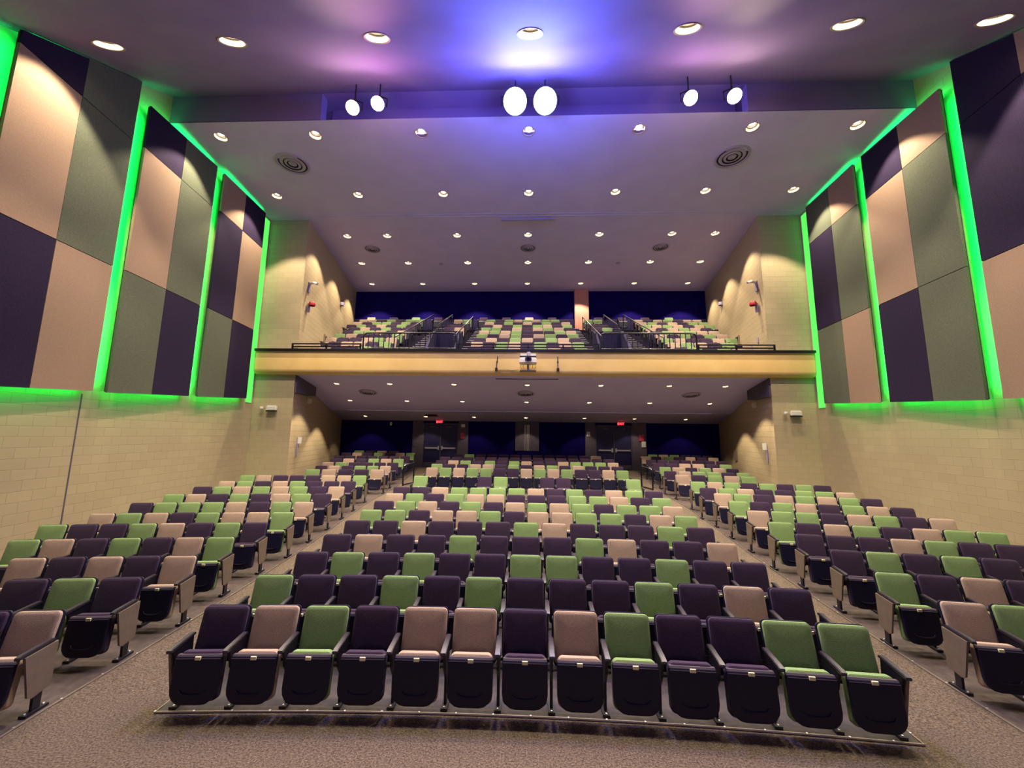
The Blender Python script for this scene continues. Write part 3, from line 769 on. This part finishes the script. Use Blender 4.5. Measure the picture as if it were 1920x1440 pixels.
# ------------------------------------------------------------------ stage lights in the slot
def stage_light(x, y, z, lens, col, power, label, r=.19, spread=62, flare=25):
    root = empty('stage_light', (x, y, z)); tag(root, label, 'stage light', 'stage lights hung before the bulkhead')
    aim = Vector((-x*.6, -8.0, -9.0+0)).normalized(); aim = Vector((-x, -y, EYE-z)).normalized() if True else aim
    zax = -aim; xax = Vector((0, 0, 1)).cross(zax).normalized(); yax = zax.cross(xax)
    m = Matrix((xax, yax, zax)).transposed().to_4x4()
    def put(o): o.matrix_local = m
    bm = bmesh.new(); lathe(bm, [(r*1.06, -.02), (r*1.08, .02), (r*1.0, .2), (r*.75, .34), (r*.3, .38)], 28, cap1=True); o = finish('housing', bm, 'black', root); put(o)
    bm = bmesh.new(); lathe(bm, [(r, .0), (r*.98, -.012), (r*.5, -.04), (.001, -.05)], 28); o = finish('lens', bm, lens, root); put(o)
    bm = bmesh.new(); top = front_ceil(y)-z if y < YB else .5
    tube(bm, [(-r*1.2, .1, 0), (-r*1.25, .1, .22), (0, .1, .30), (r*1.25, .1, .22), (r*1.2, .1, 0)], .014, 6); tube(bm, [(0, .1, .29), (0, .1, top)], .016, 6)
    finish('yoke', bm, 'black', root)
    l = bpy.data.lights.new('stage_beam', 'SPOT'); l.energy = power; l.color = col; l.shadow_soft_size = r*.5; l.spot_size = math.radians(spread); l.spot_blend = .6
    o = bpy.data.objects.new('stage_beam', l); C.objects.link(o); o.matrix_world = Matrix.Translation(Vector((x, y, z)) + aim*.12) @ m
    l = bpy.data.lights.new('flare_fill', 'POINT'); l.energy = flare; l.color = tuple(.6*c+.4*w for c, w in zip(col, (.25, .28, 1.0))) if flare > 100 else col; l.shadow_soft_size = r  # added lamp before the lens; imitates flare glow on the surfaces around
    o = bpy.data.objects.new('flare_fill', l); C.objects.link(o); o.location = Vector((x, y, z)) + aim*.75
    return root
ys = 8.05
def zz(q): return q*ys + EYE
stage_light(-.041*ys, ys, zz(.972), 'lensblue', (.10, .16, 1.0), P_BLUE, 'left one of the two dazzling blue-white stage lights in the middle', .27, 92, P_FLARE)
stage_light(.041*ys+.05, ys, zz(.971), 'lensblue', (.10, .16, 1.0), P_BLUE, 'right one of the two dazzling blue-white stage lights in the middle', .27, 92, P_FLARE)
stage_light(-.526*ys, ys, zz(.963), 'lenswarm', (1.0, .72, .55), P_PINK, 'warm white stage light, outer one left of the blue pair', .15)
stage_light(-.451*ys, ys, zz(.975), 'lenspink', (1.0, .35, .60), P_PINK, 'pink stage light, inner one left of the blue pair', .15)
stage_light(.466*ys, ys, zz(.971), 'lenspink', (1.0, .55, .62), P_PINK, 'pink-white stage light, inner one right of the blue pair', .15)
stage_light(.59*ys, ys, zz(.974), 'lenswarm', (1.0, .78, .50), P_PINK, 'warm white stage light, outer one right of the blue pair', .15)

# ------------------------------------------------------------------ balcony railings
def rail_run(name, x0, x1, label):
    r = empty(name, (0, 13.5, 5.79)); tag(r, label, 'railing', 'black balcony railings')
    for zz_, nm in ((.215, 'top_rail'), (.105, 'lower_rail')):
        bm = bmesh.new(); box(bm, x0, x1, -.025, .025, zz_-.02, zz_+.02); finish(nm, bm, 'rail', r, smooth=False)
    n = max(2, int(round((x1-x0)/1.2))+1)
    for x in lin(x0+.025, x1-.025, n):
        bm = bmesh.new(); box(bm, x-.025, x+.025, -.025, .025, 0, .2); finish('post', bm, 'rail', r, smooth=False)
rail_run('balcony_rail', -8.70, -6.10, 'low two-bar black railing on the balcony edge, left end')
rail_run('balcony_rail', -2.52, 2.58, 'low two-bar black railing on the balcony edge, middle run')
rail_run('balcony_rail', 6.05, 8.73, 'low two-bar black railing on the balcony edge, right end')
def guard(x0, x1, label):
    r = empty('guard_rail', (0, 13.5, 5.79)); tag(r, label, 'railing', 'tall guard rails on the balcony')
    h = .635; c = .16
    pts = [(x0, 0, 0), (x0, 0, h-c)] + [(x0+c-c*math.cos(a), 0, h-c+c*math.sin(a)) for a in (.4, .8, 1.2)] + [(x0+c, 0, h), (x1-c, 0, h)] + [(x1-c+c*math.sin(a), 0, h-c+c*math.cos(a)) for a in (.4, .8, 1.2)] + [(x1, 0, h-c), (x1, 0, 0)]
    bm = bmesh.new(); tube(bm, pts, .032, 8); finish('frame', bm, 'rail', r)
    bm = bmesh.new(); tube(bm, [(x0, 0, .06), (x1, 0, .06)], .018, 6); finish('lower_rail', bm, 'rail', r)
    n = 18
    for i in range(1, n):
        x = x0+(x1-x0)*i/n
        bm = bmesh.new(); tube(bm, [(x, 0, .06), (x, 0, h-.02)], .028 if i == n//2 else .016, 6); finish('baluster', bm, 'rail', r)
guard(-6.03, -2.57, 'tall black guard rail with round corners, left balcony stairs')
guard(2.63, 6.02, 'tall black guard rail with round corners, right balcony stairs')
def stair_rail(x0, y0, z0, x1, y1, z1, label):
    r = empty('stair_handrail', (x0, y0, z0)); tag(r, label, 'handrail', 'sloping balcony handrails')
    d = Vector((x1-x0, y1-y0, z1-z0)); h = .9
    bm = bmesh.new(); tube(bm, [(0, 0, h-.15), (0, 0, h), d+Vector((0, 0, h)), d+Vector((0, 0, h-.15))], .028, 8); finish('handrail', bm, 'chrome' if False else 'arm', r)
    for t_ in (0, .25, .5, .75, 1):
        p = d*t_; bm = bmesh.new(); tube(bm, [p, p+Vector((0, 0, h))], .02, 6); finish('post', bm, 'rail', r)
def bz(y): return tier_z(1) + (y-tier_y(1)+.33)/.78*.373
for s, nm in ((-1, 'left'), (1, 'right')):
    for xx, ya, yb, w in ((5.2, 14.4, 20.3, 'outer side of the %s balcony stairs'), (4.15, 17.2, 20.3, 'rear inner side of the %s balcony stairs'), (2.9, 14.6, 19.6, 'center block side of the %s stairwell')):
        stair_rail(s*xx, ya, bz(ya), s*xx, yb, bz(yb), 'sloping dark handrail on the ' + w % nm)
# aisle handrails downstairs: a loop hung from one tall post
for s, nm in ((-1, 'left'), (1, 'right')):
    xo, yo, xi, yi = s*5.11, 16.04, s*4.82, 16.56
    zo, zi = F(16.35), F(16.75)
    r = empty('aisle_handrail', (xo, yo, zo)); tag(r, 'black handrail loop with one tall post standing in the %s aisle near the back' % nm, 'handrail', 'aisle handrails')
    d = Vector((xi-xo, yi-yo, zi-zo))
    bm = bmesh.new(); tube(bm, [d+Vector((0, 0, -.02)), d+Vector((0, 0, 1.20))], .032, 8); finish('tall_post', bm, 'rail', r)
    bm = bmesh.new(); tube(bm, [(0, 0, -.02), (0, 0, .72), tuple(d*.06+Vector((0, 0, .79))), tuple(d*.16+Vector((0, 0, .82))), tuple(d+Vector((0, 0, .86)))], .03, 8); finish('bent_rail', bm, 'rail', r)
    bm = bmesh.new(); tube(bm, [(0, 0, .035), tuple(d+Vector((0, 0, .035)))], .025, 8); finish('lower_rail', bm, 'rail', r)

# ------------------------------------------------------------------ projector and antennas on the balcony face
pr = empty('projector', (.03, 12.95, 5.31)); tag(pr, 'white projector on a bracket at the middle of the balcony front', 'projector')
bm = bmesh.new(); box(bm, -.30, .30, -.20, .20, -.13, .07); bmesh.ops.bevel(bm, geom=bm.edges[:], offset=.03, segments=3, affect='EDGES'); finish('body', bm, 'projwhite', pr)
bm = bmesh.new(); box(bm, -.10, .12, -.225, -.19, -.06, .06); bmesh.ops.bevel(bm, geom=bm.edges[:], offset=.015, segments=2, affect='EDGES'); finish('lens_window', bm, 'glassblue', pr)
bm = bmesh.new(); lathe(bm, [(.075, 0), (.08, .03), (.055, .03), (.05, .0)], 20); o = finish('lens_ring', bm, 'black', pr); o.location = (.01, -.225, 0); o.rotation_euler = (math.pi/2, 0, 0)
bm = bmesh.new(); box(bm, -.28, .28, -.16, .22, .085, .13); finish('mount_plate', bm, 'black', pr, smooth=False)
bm = bmesh.new(); box(bm, -.26, -.05, -.12, .1, .13, .22); box(bm, .08, .27, -.12, .1, .13, .22); finish('cable_box', bm, 'projwhite', pr)
bm = bmesh.new(); tube(bm, [(.03, 0, .1), (.03, 0, .28), (.03, .40, .30)], .035, 10); box(bm, -.04, .10, .36, .42, .1, .38); finish('arm_bracket', bm, 'vent', pr)
bm = bmesh.new(); box(bm, -.04, .04, -.02, .02, -.34, -.13)
for x in (-.26, -.16, .16, .26): tube(bm, [(x, .0, -.13), (x, .02, -.24), (x*.7, .06, -.32)], .008, 5)
box(bm, -.28, .28, .0, .42, -.345, -.33)
finish('cradle', bm, 'vent', pr)
for x, tip, lab in ((-1.09, -1.05, 'left'), (1.09, 1.085, 'right')):
    r = empty('antenna', (x, 13.34, 5.03)); tag(r, 'thin black antenna on the balcony front, %s of the projector' % lab, 'antenna')
    bm = bmesh.new(); box(bm, -.045, .045, -.04, .06, -.02, .08); finish('base', bm, 'black', r)
    bm = bmesh.new(); tube(bm, [(0, 0, .06), ((tip-x)*.5, 0, .28), (tip-x, 0, .50)], .016, 6); tube(bm, [((tip-x)*.5, 0, .26), ((tip-x)*.55, 0, .33)], .028, 6); finish('rod', bm, 'black', r)
bm = bmesh.new(); pts = [(-1.05, 13.36, 5.03), (-.8, 13.37, 5.05), (-.5, 13.37, 5.03), (-.30, 13.34, 5.04)]
tube(bm, pts, .01, 5); tag(finish('cable', bm, 'black'), 'thin dark cable running to the projector along the balcony front', 'cable')

# ------------------------------------------------------------------ signs and small wall devices
def exit_sign(x, label):
    r = empty('exit_sign', (x, 20.15, 3.40)); tag(r, label, 'exit sign', 'red exit signs')
    bm = bmesh.new(); box(bm, -.17, .17, -.04, .04, -.12, .12); finish('housing', bm, 'black', r, smooth=False)
    cu = bpy.data.curves.new('exit_letters', 'FONT'); cu.body = 'EXIT'; cu.size = .17; cu.align_x = 'CENTER'; cu.align_y = 'CENTER'; cu.extrude = .004; cu.offset = .006
    tmp = bpy.data.objects.new('letters_curve', cu); C.objects.link(tmp); bpy.context.view_layer.update()
    me = bpy.data.meshes.new_from_object(tmp.evaluated_get(bpy.context.evaluated_depsgraph_get())); bpy.data.objects.remove(tmp)
    me.materials.clear(); me.materials.append(M['exitred']); o = bpy.data.objects.new('letters', me); C.objects.link(o); o.parent = r; o.location = (0, -.046, 0); o.rotation_euler = (math.pi/2, 0, 0)
    bm = bmesh.new(); tube(bm, [(0, 0, .1), (0, 0, .2)], .02, 6); finish('bracket', bm, 'black', r)
exit_sign(-4.60, 'red EXIT sign above the left double doors')
exit_sign(4.88, 'red EXIT sign above the right double doors')
def wallbox(name, x, y, z, w, h, d, mat, label, cat, rz=0.0, bev=.01):
    bm = bmesh.new(); box(bm, -w/2, w/2, -d, 0, -h/2, h/2)
    bmesh.ops.bevel(bm, geom=bm.edges[:], offset=bev, segments=2, affect='EDGES')
    o = finish(name, bm, mat); o.location = (x, y, z); o.rotation_euler = (0, 0, rz); tag(o, label, cat); return o
wallbox('fire_alarm', -3.40, 20.33, 2.69, .20, .30, .05, 'rosewood', 'red sign panel on the grey pier right of the left doors', 'sign')
wallbox('fire_alarm', 5.98, 20.33, 2.69, .26, .33, .05, 'rosewood', 'red sign panel on the grey pier right of the right doors', 'sign')
wallbox('notice_board', 6.08, 20.33, 2.36, .22, .30, .03, 'white', 'small white notice below the red panel by the right doors', 'sign')
wallbox('wall_clock', -3.37, 20.33, 3.22, .20, .16, .05, 'white', 'small white box high on the pier right of the left doors', 'box')
wallbox('notice_board', -5.98, 20.33, 2.25, .16, .30, .03, 'pier', 'small grey notice on the pier left of the left doors', 'sign')
for x in (3.19, 3.29): wallbox('notice_board', x, 20.33, 2.86, .08, .26, .03, 'white', 'narrow white notice, %s of the pair left of the right doors' % ('left one' if x < 3.25 else 'right one'), 'sign')
wallbox('wall_box', -7.3, 20.43, 3.28, .10, .18, .05, 'white', 'tiny white box at the top of the dark back wall, left', 'box')
# emergency lights on the flank walls under the balcony
for s, nm in ((-1, 'left'), (1, 'right')):
    r = empty('emergency_light', (s*9.28, 13.60, 3.62)); tag(r, 'white emergency light unit on the %s flank wall under the balcony' % nm, 'emergency light')
    bm = bmesh.new(); box(bm, -.19, .19, -.10, 0, -.10, .09); bmesh.ops.bevel(bm, geom=bm.edges[:], offset=.03, segments=3, affect='EDGES'); finish('housing', bm, 'white', r)
    bm = bmesh.new(); box(bm, -.18, .18, -.105, -.01, -.13, -.095); finish('lower_lens', bm, 'black', r)
    bm = bmesh.new(); lathe(bm, [(.055, -.04), (.07, .0), (.06, .05), (.001, .06)], 14); o = finish('side_head', bm, 'white', r); o.location = (-.36 , -.08, -.01)
def on_inner(s, y): return (s*inner_x(y), y)
def inner_rz(s): a = math.atan(.216); return (math.pi/2 - a) if s > 0 else (-math.pi/2 + a)
def inner_dev(name, s, y, z, w, h, d, mat, label, cat):
    x, yy = on_inner(s, y); a = math.atan(.216)
    # the box's back lies on the wall, its face looks into the hall
    rz = -(math.pi/2 - a)+math.pi if s < 0 else -(math.pi/2 + a)+math.pi
    o = wallbox(name, x, yy, z, w, h, d, mat, label, cat, rz if s > 0 else -(math.pi/2) - a + math.pi*1.0)
    o.rotation_euler = (0, 0, (math.pi/2 - a) * 1 if s < 0 else -(math.pi/2 - a)); 
    return o
def ray_inner(q):  # y on the inner wall where x/y = q
    return (8.55-.216*13.62)/(q-.216)
for s, nm in ((-1, 'left'), (1, 'right')):
    y0 = ray_inner(.612)
    r = empty('wall_camera', (s*inner_x(y0), y0, 8.55)); tag(r, 'white camera on an arm high on the %s balcony side wall' % nm, 'camera')
    bm = bmesh.new(); box(bm, -.05, .05, -.06, .06, -.30, .10); finish('wall_bracket', bm, 'vent', r)
    bm = bmesh.new(); tube(bm, [(0, 0, .05), (-s*.22, -.02, .08), (-s*.36, -.04, .02)], .05, 10); finish('camera_body', bm, 'white', r)
    r = empty('fire_strobe', (s*(inner_x(y0)-.04), y0, 7.75)); tag(r, 'red fire strobe on the %s balcony side wall' % nm, 'fire alarm')
    bm = bmesh.new(); box(bm, *sorted((-s*.005, -s*.05)), -.06, .06, -.32, .02); finish('back_box', bm, 'vent', r)
    bm = bmesh.new(); lathe(bm, [(.12, -.06), (.13, .0), (.10, .08), (.001, .1)], 14); o = finish('strobe', bm, 'red', r); o.location = (-s*.15, 0, 0)
    y1 = ray_inner(.518)
    r = empty('wall_speaker', (s*inner_x(y1), y1, 9.3)); tag(r, 'small grey speaker high on the %s balcony side wall near the ceiling' % nm, 'speaker')
    bm = bmesh.new(); lathe(bm, [(.10, -.06), (.12, .02), (.10, .1), (.001, .1)], 14); o = finish('speaker_head', bm, 'vent', r); o.location = (-s*.08, 0, 0)
    bm = bmesh.new(); box(bm, -.05, .05, -.05, .05, -.1, .1); finish('back_box', bm, 'vent', r)
    # phone / keypad with a handset below the balcony
    y2 = ray_inner(.605)
    r = empty('wall_phone', (s*inner_x(y2), y2, 2.35)); tag(r, 'white wall box with dark handset on the %s side wall under the balcony' % nm, 'intercom')
    bm = bmesh.new(); box(bm, -.07, .07, -.12, .12, -.02, .22); finish('box', bm, 'white', r)
    bm = bmesh.new(); box(bm, -.06, .06, -.13, -.06, -.45, -.02); finish('handset', bm, 'vent', r)
    # dark door seen edge-on at the side of the balcony seats
    y3 = ray_inner(.548)
    d = empty('door_%d' % (3 if s < 0 else 4), (s*inner_x(y3), y3, 5.55)); d['kind'] = 'structure'; d.rotation_euler = (0, 0, -s*math.atan(.216))
    bm = bmesh.new(); box(bm, -.09, .05, -.45, .45, 0, 1.55); finish('door_leaf', bm, 'knee', d, smooth=False)
    bm = bmesh.new()
    for a_ in (-.5, .44): box(bm, -.06, .06, a_, a_+.06, 0, 1.6)
    finish('door_frame', bm, 'wall_rear', d, smooth=False)
x = ray_inner(.596)
for q, z, lab in ((.605, 6.42, 'upper'), (.588, 6.25, 'lower')):
    y = ray_inner(q); wb = empty('light_switch', (inner_x(y), y, z)); tag(wb, 'small dark wall switch on the right balcony side wall, %s one' % lab, 'switch')
    bm = bmesh.new(); box(bm, -.03, .03, -.05, .05, -.10, .10); finish('plate', bm, 'vent', wb)
wb = empty('wall_vent', (inner_x(ray_inner(.53)), ray_inner(.53), 1.95)); tag(wb, 'small brown grille on the right side wall under the balcony', 'vent')
bm = bmesh.new(); box(bm, -.03, .03, -.16, .16, -.22, .22); finish('grille', bm, 'endpanel', wb)
for s, nm in ((-1, 'left'), (1, 'right')):
    y = ray_inner(.585); r = empty('wall_speaker', (s*inner_x(y), y, 4.02)); tag(r, 'small white speaker on the %s side wall just below the balcony' % nm, 'speaker')
    bm = bmesh.new(); box(bm, -.08, .08, -.12, .12, -.1, .1); bmesh.ops.bevel(bm, geom=bm.edges[:], offset=.03, segments=2, affect='EDGES'); finish('speaker_box', bm, 'white', r)
bpy.context.view_layer.update()
